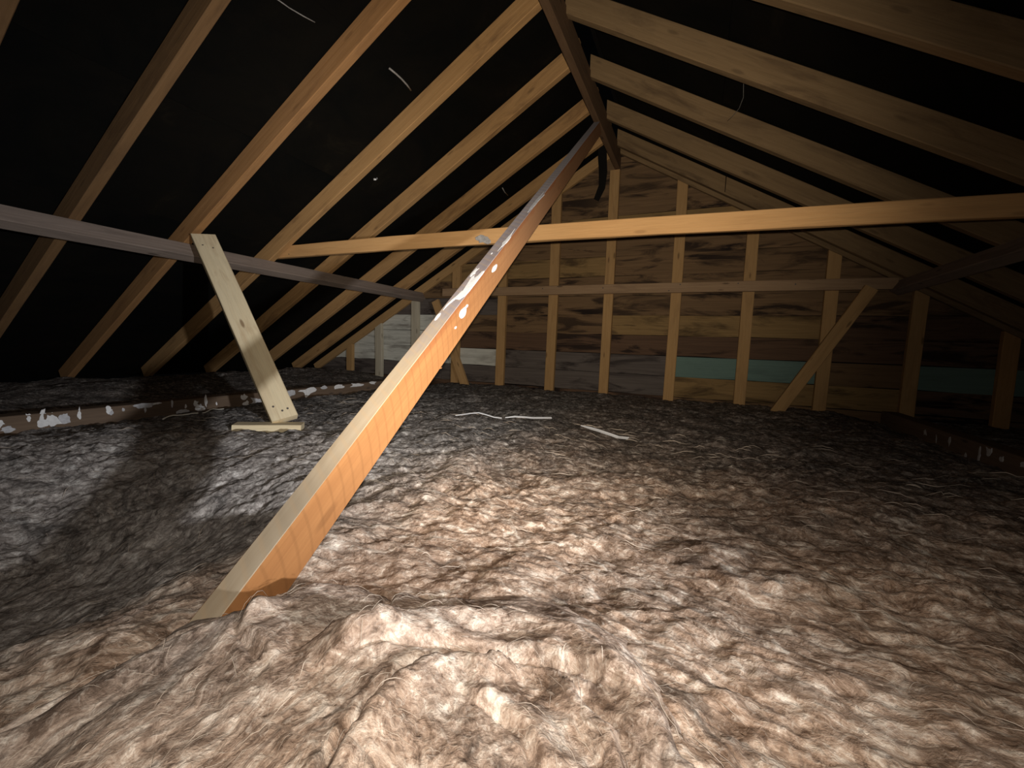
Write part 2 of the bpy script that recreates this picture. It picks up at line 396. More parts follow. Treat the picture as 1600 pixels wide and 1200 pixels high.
# gable wall: backing and individual weatherboards seen from inside
wb = mesh_obj('wall_back', [(-5.5, 4.64, 0), (3.7, 4.64, 0), (3.7, 4.64, 0.25), (XR+.02, 4.64, ZR+.1+H), (XL-.02, 4.64, ZR+.1+H), (-5.5, 4.64, 0.25),
                            (-5.5, 4.67, 0), (3.7, 4.67, 0), (3.7, 4.67, 0.25), (XR+.02, 4.67, ZR+.1+H), (XL-.02, 4.67, ZR+.1+H), (-5.5, 4.67, 0.25)],
              [(0, 1, 2, 3, 4, 5), (11, 10, 9, 8, 7, 6)]+[(i, i+6, (i+1) % 6+6, (i+1) % 6) for i in range(6)], M['void'])
tag(wb, kind='structure')
studs_x = [-4.50, -3.985, -3.39, -2.77, -2.15, -1.52, -0.905, -0.245, 0.395, 1.03, 1.64, 2.205, 2.8]
def board(x0, x1, z0, z1, mat):
    # a board leaning out at its foot, split in two along its length for a slightly wavy lower edge
    n = max(3, int((x1-x0)/0.3)); vs, fs = [], []
    r = random.Random(x0*7+z0*13)
    def clip(x, z):                      # stay under the roof
        return min(z, zl(x)+.12, zr(x)+.12)
    for i in range(n+1):
        x = x0+(x1-x0)*i/n; dz = r.uniform(-.006, .006)
        for (y, z) in ((4.562, z1-.005), (4.574, z0+dz), (4.594, z0+dz), (4.582, z1-.005)):
            vs.append((x, y, clip(x, z)+H))
    for i in range(n):
        a = i*4
        for k in range(4): fs.append((a+k, a+(k+1) % 4, a+4+(k+1) % 4, a+4+k))
    fs.append((3, 2, 1, 0)); fs.append(tuple(n*4+k for k in range(4)))
    o = mesh_obj('weatherboard', vs, fs, mat)
    # move origin so that the grain pattern differs from board to board
    c = Vector(((x0+x1)/2, 4.58, (z0+z1)/2+H))
    o.data.transform(Matrix.Translation(-c)); o.location = c; o.parent = wb
    return o
EXPO = 0.205
special = {   # row: list of (x0, x1, material)
    -1: [(-5.1, -3.0, 'board_grey'), (-3.0, -.245, 'board_grey'), (-.245, 1.03, 'board_tan'), (1.03, 1.64, 'board_tan'), (1.64, 3.1, 'board_dark')],
    -2: [(-5.1, -2.15, 'board_dark'), (-2.15, -.245, 'board_dark'), (-.245, 1.03, 'board_brown'), (1.03, 1.64, 'board_brown'), (1.64, 3.1, 'board_dark')],
    0: [(-5.1, -3.39, 'board_pale'), (-3.39, -2.15, 'board_pale'), (-2.15, -.245, 'board_grey'), (-.245, 1.03, 'board_teal'), (1.03, 1.64, 'board_brown'), (1.64, 3.0, 'board_teal')],
    1: [(-5.1, -2.77, 'board_pale'), (-2.77, -1.52, 'board_dark'), (-1.52, .395, 'board_dark'), (.395, 2.8, 'board_dark')],
    2: [(-5.1, -2.77, 'board_pale'), (-2.77, -1.52, 'board_brown'), (-1.52, -.905, 'board_brown'), (-.905, 1.03, 'board_tan'), (1.03, 2.5, 'board_dark')],
    3: [(-5.1, -2.15, 'board_grey'), (-2.15, -.245, 'board_brown'), (-.245, 2.1, 'board_brown')],
}
r = random.Random(5)
for k in range(-3, 11):
    z0 = -0.265+EXPO*k; z1 = z0+EXPO
    xa = XL-(ZR+.1-z0)/T; xb = XR+(ZR+.1-z0)/T
    if k in special: segs = special[k]
    else:
        cuts = [x for x in studs_x if xa+.5 < x < xb-.5]
        cuts = sorted(r.sample(cuts, min(2 if len(cuts) > 5 else 1, len(cuts))))
        xs = [xa]+cuts+[xb]
        segs = [(xs[i], xs[i+1], r.choice(['board_brown', 'board_brown', 'board_dark', 'board_tan' if k in (5, 7) else 'board_brown'])) for i in range(len(xs)-1)]
    for (a, b, mt) in segs:
        a = max(a, xa-.1); b = min(b, xb+.1)
        if b-a > .1: board(a+.003, b-.003, z0, z1, M[mt])

# ------------------------------------------------------------------ ridge, rafters
rid = timber('ridge_board', (-0.882, -1.0, 1.925), (-0.882, 4.56, 1.925), 0.05, 0.19, M['ridge'], seg=14)
tag(rid, 'dark brown ridge board at the top where all rafters meet', 'ridge board')

left_lab = {
    0.76: 'rafter in the top left corner of the photo, barely in the frame',
    1.255: 'leftmost rafter seen along its whole length, brown and dim, showing two faces',
    1.84: 'second long rafter from the left, orange-brown, crossing above the purlin strut head',
    2.45: 'left rafter whose face is streaked with dark stains, carrying the collar tie end',
    3.05: 'left rafter just beyond the stained one that holds the collar tie',
    3.64: 'left rafter third from the gable end, meeting the ridge above the diagonal brace head',
    4.20: 'left rafter nearest the gable rafter, partly hidden by the diagonal brace',
}
for i, (y, lab) in enumerate(left_lab.items()):
    yc = y-0.027
    # centre line of the section: RD/2 above the lower face, measured square to the slope
    off = RD/2
    def P(x): return (x-SN*off, yc, zl(x)+CS*off)
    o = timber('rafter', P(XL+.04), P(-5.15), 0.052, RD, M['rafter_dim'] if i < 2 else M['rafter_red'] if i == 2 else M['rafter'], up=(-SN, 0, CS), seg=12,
               cut0=(0, -T), bow=random.uniform(-.012, .012), seed=i)
    tag(o, lab, 'rafter', 'rafters of the left roof slope')
right_lab = {
    2.06: 'widest rafter across the top right corner of the photo',
    2.62: 'right rafter that the collar tie runs into at the frame edge',
    3.25: 'right rafter next beyond the one the collar tie runs into',
    3.86: 'yellowish right rafter meeting the ridge just above the diagonal brace head',
    4.38: 'right rafter nearest the gable, torn black paper hanging over its upper edge',
}
for i, (y, lab) in enumerate(right_lab.items()):
    yc = y-0.027; off = (RD+.008)/2
    def P(x): return (x+SN*off, yc, zr(x)+CS*off)
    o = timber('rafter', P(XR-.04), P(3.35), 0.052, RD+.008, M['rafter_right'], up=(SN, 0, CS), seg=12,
               cut0=(0, -T), bow=random.uniform(-.012, .012), seed=30+i)
    tag(o, lab, 'rafter', 'rafters of the right roof slope')
def gable(side, lab):
    off = 0.05; yc = 4.53
    if side < 0: p, q_ = (XL+.03-SN*off, yc, zl(XL+.03)+CS*off), (-5.15-SN*off, yc, zl(-5.15)+CS*off)
    else: p, q_ = (XR-.03+SN*off, yc, zr(XR-.03)+CS*off), (3.35+SN*off, yc, zr(3.35)+CS*off)
    o = timber('gable_rafter', p, q_, 0.045, 0.10, M['rafter_right'] if side > 0 else M['stud'], up=(side*SN, 0, CS), seg=8, cut0=(0, -T))
    tag(o, lab, 'rafter')
gable(-1, 'gable rafter on the left edge of the boarded end wall')
gable(1, 'dark gable rafter on the right edge of the boarded end wall')

# ------------------------------------------------------------------ purlins, struts, plates
pl = timber('purlin', (-3.261, -0.8, 0.558), (-3.261, 4.49, 0.558), 0.075, 0.10, M['purlin'], up=(-SN, 0, CS), seg=14, bow=.004)
tag(pl, 'grey-brown purlin running under the left rafters to the gable wall', 'purlin')
pr = timber('purlin', (1.475, 0.6, 0.571), (1.475, 4.49, 0.571), 0.075, 0.10, M['purlin'], up=(SN, 0, CS), seg=12)
tag(pr, 'dim grey purlin under the right rafters at the right edge', 'purlin')

st = timber('purlin_strut', (-2.15, 1.665, -0.478), (-3.125, 1.825, 0.655), 0.138, 0.05, M['strut'], up=(0.72, -0.45, 0.52), seg=10, seed=4,
            cut1=(0.12, 0.0))
tag(st, 'pale strut leaning from the wool up to the left purlin', 'strut')
for (yy, xx) in ((-.03, .055), (.0, .05), (.035, .09), (-.02, 1.37), (.03, 1.40)):
    nail(st, (xx, yy, .0255), (0, 0, 1), 0.006)
bk = timber('foot_block', (-2.30, 1.47, -0.505), (-2.04, 1.69, -0.516), 0.10, 0.045, M['strut'], up=(0, 0, 1), seg=4, seed=8)
tag(bk, 'short pale block under the foot of the leaning strut', 'block')

def drips(parent, zt, ysign, xs, face_y, seed, dull):
    r = random.Random(seed)
    for (x, z, rx, rz, sp) in xs:
        blob('paint_splash', parent, (x, face_y, z), (1, 0, 0), (0, 0, 1) if ysign < 0 else (0, 0, -1), rx, rz,
             M['paint_dull'] if dull or r.random() < .5 else M['paint'], r.random(), spikes=sp, rough=.45)
lp = timber('ceiling_beam', (-3.225, -0.6, -0.545), (-3.225, 4.45, -0.545), 0.11, 0.19, M['plate'], seg=14)
tag(lp, 'paint-splashed dark beam lying along the left side of the wool', 'beam')
spl = []
r = random.Random(3)
# (distance along the attic, height, half length, half height, drips)
for (yw, z, rx, rz, sp) in [(.865, -.478, .020, .030, 3), (.885, -.515, .030, .018, 2), (.965, -.470, .014, .020, 1), (1.01, -.478, .012, .040, 2), (1.015, -.505, .020, .022, 1), (1.05, -.490, .022, .042, 2), (1.10, -.490, .022, .030, 4), (1.16, -.480, .010, .026, 1),
        (1.29, -.470, .014, .020, 1), (1.30, -.488, .010, .018, 0), (1.36, -.475, .007, .010, 0), (1.46, -.464, .050, .017, 2), (1.47, -.492, .006, .022, 0), (1.53, -.458, .030, .006, 1), (1.62, -.468, .006, .022, 0), (1.68, -.530, .040, .016, 2), (1.79, -.520, .030, .026, 3),
        (1.70, -.497, .007, .014, 0), (1.76, -.484, .014, .022, 1), (1.83, -.478, .009, .040, 1), (1.9, -.50, .006, .012, 0), (2.30, -.470, .008, .02, 0), (2.10, -.476, .028, .020, 2), (2.12, -.528, .026, .018, 1), (2.24, -.528, .085, .026, 3),
        (2.52, -.478, .04, .026, 2), (2.70, -.474, .09, .028, 4), (2.86, -.462, .05, .014, 2), (3.05, -.47, .06, .02, 2), (3.3, -.47, .07, .02, 2), (3.5, -.46, .05, .014, 2)]:
    spl.append((yw+.6, z+.545, rx, rz, sp))
drips(lp, 0, -1, spl, -.0552, 2, False)
rp = timber('ceiling_beam', (1.505, 1.6, -0.545), (1.505, 4.45, -0.545), 0.11, 0.19, M['plate'], seg=10)
tag(rp, 'dark paint-dripped beam along the right edge of the wool', 'beam')
spl = [(y-1.6, z, rx, rz, sp) for (y, z, rx, rz, sp) in [(3.1, .03, .01, .045, 1), (3.02, .06, .02, .02, 2), (3.22, .0, .01, .02, 0), (2.92, .05, .014, .012, 1), (3.4, .05, .012, .03, 1), (3.7, .05, .02, .02, 2), (2.75, .06, .03, .014, 2), (3.55, .03, .008, .03, 1)]]
drips(rp, 0, 1, spl, .0552, 5, True)

# ------------------------------------------------------------------ gable frame
gt = timber('girt', (-2.93, 4.475, 0.612), (1.46, 4.475, 0.606), 0.045, 0.095, M['girt'], seg=14, bow=.004)
tag(gt, 'horizontal girt nailed across the gable studs under the collar tie', 'girt')
for x in (-2.3, -1.62, -.95, -.3, -.2, .3, .75): nail(gt, (x+2.93, -.0232, random.uniform(-.03, .03)), (0, -1, 0), .006)
stud_lab = {
    -4.50: ('shortest stud at the far left corner under the gable rafter', 'stud'),
    -3.985: ('pale stud left of the tallest pale one, low under the gable rafter', 'stud_pale'),
    -3.39: ('pale whitish stud reaching the left gable rafter beside the diagonal brace', 'stud_pale'),
    -2.77: ('yellowish stud beside the left gable prop, mostly behind the diagonal brace', 'stud'),
    -2.15: ('first gable stud right of the diagonal brace, below the girt', 'stud'),
    -1.52: ('second gable stud right of the diagonal brace', 'stud'),
    -0.905: ('tall gable stud in the middle reaching the ridge', 'stud'),
    -0.245: ('gable stud at the left end of the teal board', 'stud'),
    0.395: ('gable stud crossing the middle of the teal board', 'stud'),
    1.03: ('gable stud crossed by the right leaning prop', 'stud'),
    1.64: ('dim stud right of the leaning prop with a slanted top', 'stud'),
    2.205: ('short dim stud at the far right corner of the gable', 'stud_red'),
}
for i, (x, (lab, mt)) in enumerate(stud_lab.items()):
    zt = (zl(x) if x < -.9 else zr(x))-.004
    if abs(x+.905) < .01: zt = 1.82
    cut = -T if x < -.95 else (T if x > -.85 else 0)
    # local y of a vertical bar with up=(0,-1,0) runs along +X or -X
    o = timber('stud', (x, 4.53, -.78), (x, 4.53, zt), 0.108 if x < -1 else .10, 0.05, M[mt], up=(0, -1, 0), seg=8, cut1=(cut, 0), bow=random.uniform(-.012, .012), seed=50+i)
    tag(o, lab, 'stud', 'studs of the gable wall')
# lower studs stand a little prouder than the board line: a packer for each, nailed to the face below the girt
gp = timber('gable_prop', (0.64, 4.40, -0.62), (1.27, 4.40, 0.565), 0.10, 0.045, M['stud'], up=(0, -1, 0), seg=6)
tag(gp, 'prop leaning from the wool up to the right purlin by the gable', 'prop')
gq = timber('gable_prop', (-2.50, 4.40, -0.62), (-2.99, 4.40, 0.50), 0.10, 0.045, M['stud'], up=(0, -1, 0), seg=6)
tag(gq, 'yellowish prop leaning to the left purlin behind the diagonal brace', 'prop')

# ------------------------------------------------------------------ collar tie
# the board is bolted to the far face of the left rafter and the near face of the right one
ct = timber('collar_tie', (-3.30, 2.475, 0.692), (1.62, 2.543, 0.648), 0.038, 0.097, M['collar'], seg=16, sag=0.018, cut0=(0, T), cut1=(0, -T), wob=.004)
tag(ct, 'orange collar tie board spanning level between the two roof slopes', 'collar tie')
for (x, z) in ((.12, .02), (.2, -.02), (4.75, .02), (4.8, -.02)): nail(ct, (x, -.0195, z), (0, -1, 0), .006)
blob('paint_splash', ct, (1.98, -.0195, .0), (1, 0, 0), (0, 0, 1), .045, .03, M['tear'], 4, spikes=3, rough=.5, th=.0008)

# ------------------------------------------------------------------ the big diagonal brace
A0 = Vector((-0.664, 0.392, -0.448)); A1 = Vector((-0.848, 3.50, 1.80))   # its upper right edge
d = (A1-A0); L0 = d.length; d.normalize()
upn = Vector((0, 0, 1)); upn = (upn-d*upn.dot(d)).normalized(); ysd = upn.cross(d)   # ysd points to -X
BW, BD = 0.05, 0.098
c0 = A0+ysd*BW/2-upn*BD/2-d*0.22; c1 = A1+ysd*BW/2-upn*BD/2+d*0.05
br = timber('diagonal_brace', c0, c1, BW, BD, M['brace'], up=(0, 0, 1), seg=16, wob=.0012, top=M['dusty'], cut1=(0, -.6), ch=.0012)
tag(br, 'big orange sawn brace rising from the wool to the ridge, splashed with white paint', 'brace')
# local frame: x along, y to the left, z up; right face y=-BW/2, upper face z=BD/2
def side(x, zfrac): return (x, -BW/2-.0006, BD/2-zfrac*BD)
blob('paint_splash', br, side(1.20, .36), (1, 0, 0), (0, 0, 1), .030, .014, M['paint'], 21, rough=.25)
blob('paint_splash', br, side(1.235, .30), (1, 0, 0), (0, 0, 1), .010, .004, M['paint'], 22)
blob('paint_splash', br, side(1.51, .30), (1, 0, 0), (0, 0, 1), .028, .010, M['paint'], 23, rough=.25)
blob('paint_splash', br, side(1.13, .47), (1, 0, 0), (0, 0, 1), .006, .003, M['paint'], 24)
zt_ = BD/2+.0006
pts = [(-.13, .018), (-.085, .012), (-.055, .004), (-.06, -.012), (-.035, -.024), (.0, -.0245), (.06, -.0247), (.12, -.0248), (.16, -.024), (.155, -.016), (.12, -.012), (.10, -.004), (.125, .004), (.11, .010), (.07, .002), (.04, -.006), (.01, -.004), (.0, .006), (-.03, .008), (-.06, .016), (-.10, .022)]
blob('paint_splash', br, (1.28, 0, zt_), (1, 0, 0), (0, 1, 0), 0, 0, M['paint'], 31, pts=pts)
blob('paint_splash', br, (1.12, .018, zt_), (1, 0, 0), (0, 1, 0), .022, .006, M['paint'], 32)
blob('paint_splash', br, (1.42, .016, zt_), (1, 0, 0), (0, 1, 0), .035, .006, M['paint'], 33, spikes=2)
blob('paint_splash', br, (1.70, -.018, zt_), (1, 0, 0), (0, 1, 0), .075, .007, M['paint'], 34, spikes=3)
blob('paint_splash', br, (2.15, -.015, zt_), (1, 0, 0), (0, 1, 0), .12, .009, M['paint_dull'], 35, spikes=3)
blob('paint_splash', br, (1.58, .004, zt_), (1, 0, 0), (0, 1, 0), .008, .003, M['paint'], 36)
# splinters raised along the lower right edge
def sliver(parent, pts_, rad, mat, name='splinter'):
    vs, fs = [], []
    for i, p in enumerate(pts_):
        p = Vector(p); w = rad*(1-abs(2*i/(len(pts_)-1)-1)**2*.8)
        for k in range(4):
            a = k*math.pi/2+.4; vs.append(p+Vector((0, math.cos(a)*w, math.sin(a)*w)))
    for i in range(len(pts_)-1):
        for k in range(4): fs.append((i*4+k, i*4+(k+1) % 4, i*4+4+(k+1) % 4, i*4+4+k))
    fs += [(3, 2, 1, 0), tuple((len(pts_)-1)*4+k for k in range(4))]
    o = mesh_obj(name, vs, fs, mat); o.parent = parent; return o
sliver(br, [(.98, -BW/2+.002, -BD/2+.003), (.988, -BW/2+.001, -BD/2-.001), (.994, -BW/2+.001, -BD/2-.002)], .002, M['brace'])

# ------------------------------------------------------------------ glass wool (height field with fibre relief)
_p = np.random.RandomState(4).permutation(1024)
def pn(x, y, seed=0):
    x = x+seed*17.3; y = y+seed*31.7
    xi = np.floor(x).astype(np.int64); yi = np.floor(y).astype(np.int64); xf = x-xi; yf = y-yi
    def g(a, b): 
        h = _p[(_p[(a+seed*7) & 1023]+b) & 1023]*(2*np.pi/1024); return np.cos(h), np.sin(h)
    u = xf*xf*xf*(xf*(xf*6-15)+10); v = yf*yf*yf*(yf*(yf*6-15)+10)
    def dt(a, b): gx, gy = g(xi+a, yi+b); return gx*(xf-a)+gy*(yf-b)
    return (dt(0, 0)*(1-u)+dt(1, 0)*u)*(1-v)+(dt(0, 1)*(1-u)+dt(1, 1)*u)*v
def fbm(x, y, o=4, seed=0, g=.5):
    s = 0; a = 1.0
    for k in range(o): s = s+a*pn(x*2**k, y*2**k, seed+k); a *= g
    return s
def gs(x, y, cx, cy, rx, ry): return np.exp(-((x-cx)/rx)**2-((y-cy)/ry)**2)
def sst(a, b, x): t = np.clip((x-a)/(b-a), 0, 1); return t*t*(3-2*t)

def flow_main(x, y):
    wx = .10*fbm(x*1.3, y*1.3, 3, 41)+.030*fbm(x*7, y*7, 3, 43); wy = .13*fbm(x*1.5, y*1.5, 3, 42)+.030*fbm(x*6.5, y*8, 3, 44)
    # fibres lie roughly across the attic, turning around the foreground hump
    th = .18*np.sin(x*1.3+.5)+.9*gs(x, y, -.95, .3, .45, .4)-.5*gs(x, y, .4, .6, .5, .5)
    u = x*np.cos(th)+y*np.sin(th)+wx; v = -x*np.sin(th)+y*np.cos(th)+wy
    return u, v
def relief(u, v, amp=1.0):
    a = fbm(u*12, v*24, 4, 11, .6)                        # ropey layers
    b = 1-np.abs(fbm(u*6, v*10, 4, 15, .6))*2.0           # folded ridges
    d = fbm(u*30+a*.6, v*38+a*.4, 3, 17, .65)                    # clumps
    c = pn(u*45, v*130, 19)
    return amp*(.0036*a+.0030*(b-.6)+.0030*d+.0006*c)
def blanket(x, y):
    z = -.478-.0055*np.clip(y-1, 0, 4)+0*x
    z = z-.25*gs(x, y, -1.60, .40, .70, .52)*sst(-.74, -1.12, x)
    z = z-.055*sst(-2.72, -3.08, x)-.06*sst(1.12, 1.40, x)*sst(2.2, 2.8, y)
    z = z+.05*gs(x, y, -.25, .25, .6, .3)+.03*gs(x, y, .55, .45, .4, .25)
    z = z+.03*fbm(x*1.5, y*1.5, 3, 3)+.022*fbm(x*4.2, y*5.2, 4, 7, .6)
    # torn edge of a batt by the strut foot
    t = (x+2.18)*.55-(y-1.40)*.83
    e = sst(-.015, .03, t+.05*fbm(x*4, y*4, 3, 23)); z = z-.045*(1-e)*gs(x, y, -1.9, 1.5, .7, .45)
    # ragged lap between two batts on the right
    t2 = (y-1.95)+.25*(x-.4)+.10*fbm(x*3, y*3, 3, 29)
    z = z+.035*sst(.02, -.03, t2)*gs(x, y, .7, 1.7, .8, .6)
    t3 = (y-1.10)+.33*(x-.45)+.06*fbm(x*4, y*4, 3, 33)
    z = z+.03*sst(.015, -.03, t3)*gs(x, y, .6, .9, .6, .4)
    return z
heap_outline = [(-0.80, 0.08), (-0.715, 0.176), (-0.70, 0.24), (-0.705, 0.315), (-0.694, 0.37), (-0.655, 0.40), (-0.625, 0.45), (-0.60, 0.535), (-0.549, 0.59), (-0.468, 0.584), (-0.396, 0.65), (-0.29, 0.71), (-0.168, 0.715), (-0.054, 0.668),
                (0.012, 0.59), (0.036, 0.52), (0.05, 0.479), (0.09, 0.40), (.16, .30), (.22, .1), (.2, -.2), (-.8, -.2)]
def sdist(px, py, poly):
    d = np.full(px.shape, 1e9); ins = np.zeros(px.shape, bool); n = len(poly)
    for i in range(n):
        ax, ay = poly[i]; bx, by = poly[(i+1) % n]
        ex, ey = bx-ax, by-ay; wx, wy = px-ax, py-ay
        t = np.clip((wx*ex+wy*ey)/(ex*ex+ey*ey), 0, 1)
        d = np.minimum(d, np.hypot(wx-ex*t, wy-ey*t))
        c = ((ay > py) != (by > py)) & (px < (bx-ax)*(py-ay)/(by-ay+1e-12)+ax); ins ^= c
    return np.where(ins, d, -d)
def pdist(px, py, line):
    d = np.full(px.shape, 1e9); arc = np.zeros(px.shape); sgn = np.zeros(px.shape); s = 0
    for i in range(len(line)-1):
        ax, ay = line[i]; bx, by = line[i+1]; ex, ey = bx-ax, by-ay; l = math.hypot(ex, ey)
        wx, wy = px-ax, py-ay; t = np.clip((wx*ex+wy*ey)/(l*l), 0, 1)
        dd = np.hypot(wx-ex*t, wy-ey*t); m = dd < d
        d = np.where(m, dd, d); arc = np.where(m, s+t*l, arc); sgn = np.where(m, np.sign(ex*wy-ey*wx), sgn); s += l
    return d, arc, sgn
cA = [(-0.42, 0.43), (-0.398, 0.466), (-0.353, 0.532), (-0.261, 0.598), (-0.163, 0.601), (-0.079, 0.571), (-0.032, 0.536), (-0.006, 0.499), (.02, .44)]
cB = [(-0.38, 0.39), (-0.358, 0.419), (-0.296, 0.464), (-0.222, 0.494), (-0.153, 0.508), (-0.091, 0.501)]
cE = [(-0.24, 0.47), (-0.266, 0.465), (-0.299, 0.41), (-0.31, 0.342), (-0.297, 0.275), (-.27, .2)]
cD = [(-.60, .39), (-0.64, 0.32), (-0.645, 0.23), (-0.66, 0.143)]
cF = [(-.585, .38), (-.56, .35), (-.50, .34)]
cG = [(-.47, .575), (-.45, .53), (-.42, .50), (-.40, .46)]
cH = [(-.10, .47), (-.05, .44), (-.03, .40), (-.02, .36)]
cI = [(-.20, .40), (-.14, .385), (-.12, .36), (-.06, .345)]
def heap(x, y):
    d = sdist(x, y, heap_outline)+.02*fbm(x*9, y*9, 3, 61)
    t = np.clip(d/.085, 0, 1); z = np.sqrt(np.clip(1-(1-t)**2, 0, 1))*.062-.035
    z = np.where(d < 0, -.035+d*1.2, z)
    z = z+.035*gs(x, y, -.3, .30, .3, .2)+.012*fbm(x*6, y*6, 3, 63)
    for (ln, wdt, ridge, dep, off) in ((cA, .036, .030, .018, -1), (cB, .028, .020, .016, 1), (cE, .03, .024, .018, 1), (cD, .03, .012, .014, 1), (cF, .02, .010, .012, 1), (cG, .022, .010, .020, 1), (cH, .02, .012, .012, -1), (cI, .02, .012, .012, 1)):
        dd, arc, sg = pdist(x, y, ln)
        dd = dd+.006*fbm(x*14, y*14, 2, 67)
        z = z+ridge*np.exp(-((dd*sg*off-wdt*.6)/wdt)**2)-dep*np.exp(-(dd/.007)**2)
    z = z+.03*gs(x, y, -.60, .47, .10, .16)+.02*gs(x, y, -.72, .36, .08, .06); return blanket(x, y)*.25+(-.478)*.75+z
def heap_flow(x, y):
    r_ = np.hypot((x+.20)/1.0, (y-.28)/1.05); th = np.arctan2(y-.28, x+.20)
    u1, v1 = th*.30, r_
    dE, aE, sE = pdist(x, y, cE); w = sst(-.32, -.42, x)
    u2, v2 = aE*1.0+.2*y, dE*sE
    wx = .03*fbm(x*4, y*4, 3, 71)+.02*fbm(x*11, y*11, 3, 73); wy = .045*fbm(x*4.5, y*4.5, 3, 72)+.022*fbm(x*11, y*11, 3, 74)
    u = u1*(1-w)+(u2+.4)*w; v = v1*(1-w)+(v2+.3)*w
    return u+wx, v+wy

def grid_mesh(name, xs, ys, zf, ff, tf, gf, keep=None, relief_amp=1.0, mat=None, parent=None):
    X, Y = np.meshgrid(xs, ys); Z = zf(X, Y); u, v = ff(X, Y)
    Z = Z+relief(u, v, relief_amp)+relief_amp*np.clip(.75+1.1*fbm(X*2.6, Y*2.6, 3, 95), .25, 1.7)*(.0085*fbm(X*10+.4*u, Y*14, 6, 97, .64)-.006*np.abs(fbm(X*15+.02*v, Y*21, 4, 99, .62)))
    nx, ny = len(xs), len(ys)
    co = np.stack([X, Y, Z+H], -1).reshape(-1, 3)
    i = np.arange(nx*ny).reshape(ny, nx)
    q = np.stack([i[:-1, :-1], i[:-1, 1:], i[1:, 1:], i[1:, :-1]], -1).reshape(-1, 4)
    if keep is not None:
        k = keep(X, Y).reshape(-1); q = q[k[q].all(1)]
        used = np.zeros(nx*ny, bool); used[q.reshape(-1)] = True
        mp = np.cumsum(used)-1; q = mp[q]
    else: used = np.ones(nx*ny, bool)
    co = co[used]
    me = bpy.data.meshes.new(name)
    me.vertices.add(len(co)); me.vertices.foreach_set('co', co.reshape(-1).astype(np.float32))
    me.loops.add(len(q)*4); me.loops.foreach_set('vertex_index', q.reshape(-1).astype(np.int32))
    me.polygons.add(len(q)); me.polygons.foreach_set('loop_start', np.arange(0, len(q)*4, 4, dtype=np.int32))
    me.polygons.foreach_set('loop_total', np.full(len(q), 4, np.int32))
    me.polygons.foreach_set('use_smooth', np.ones(len(q), bool))
    me.update(calc_edges=True)
    def att(nm, arr, typ='FLOAT'):
        a = me.attributes.new(nm, typ, 'POINT')
        if typ == 'FLOAT': a.data.foreach_set('value', arr.reshape(-1)[used].astype(np.float32))
        else: a.data.foreach_set('vector', arr.reshape(-1, 3)[used].reshape(-1).astype(np.float32))
    att('flow', np.stack([u, v, Z], -1), 'FLOAT_VECTOR'); att('tone', tf(X, Y)); att('grey', gf(X, Y))
    me.materials.append(mat or M['wool'])
    return link(bpy.data.objects.new(name, me), parent)
def tone_main(x, y):  # dirt tone with the torch pool and light falloff painted in
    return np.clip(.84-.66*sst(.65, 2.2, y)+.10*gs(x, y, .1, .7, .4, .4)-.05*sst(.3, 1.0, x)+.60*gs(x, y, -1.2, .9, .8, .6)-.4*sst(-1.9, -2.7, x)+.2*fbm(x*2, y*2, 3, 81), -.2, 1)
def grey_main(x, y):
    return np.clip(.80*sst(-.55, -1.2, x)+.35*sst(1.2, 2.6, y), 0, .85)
xs = np.arange(-3.175, 1.455, .0058)
ys = [-.25]
while ys[-1] < 4.56: ys.append(ys[-1]+max(.0042, .0055*max(ys[-1], 0)))
ys = np.array(ys)
def kcut(x, y): return sdist(x, y, heap_outline) < .13
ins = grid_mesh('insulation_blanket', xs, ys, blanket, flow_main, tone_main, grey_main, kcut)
tag(ins, 'dusty brown-grey glass wool blanket covering the whole attic floor', 'insulation', kind='stuff')
def tone_heap(x, y): return np.clip(.98-.15*sst(-.3, -.7, x)+.15*fbm(x*5, y*5, 3, 83), 0, 1)
def grey_heap(x, y): return np.clip(.15+.25*sst(-.4, -.75, x)+.12*fbm(x*6, y*6, 2, 85), 0, 1)
hx = np.arange(-.86, .24, .0030); hy = np.arange(-.2, .76, .0028)
hp = grid_mesh('insulation_batt', hx, hy, heap, heap_flow, tone_heap, grey_heap, lambda x, y: sdist(x, y, heap_outline) > -.035, .50)
tag(hp, 'rumpled brown glass wool batt heaped around the brace foot in the foreground', 'insulation', kind='stuff')
# wool beyond the two beams
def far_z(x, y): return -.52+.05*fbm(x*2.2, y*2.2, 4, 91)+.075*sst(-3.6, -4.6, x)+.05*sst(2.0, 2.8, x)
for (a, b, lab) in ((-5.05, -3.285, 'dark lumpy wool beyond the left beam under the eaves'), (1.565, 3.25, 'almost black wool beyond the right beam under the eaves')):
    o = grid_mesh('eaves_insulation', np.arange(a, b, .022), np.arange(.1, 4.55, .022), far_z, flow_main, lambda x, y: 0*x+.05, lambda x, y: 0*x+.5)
    tag(o, lab, 'insulation', kind='stuff')

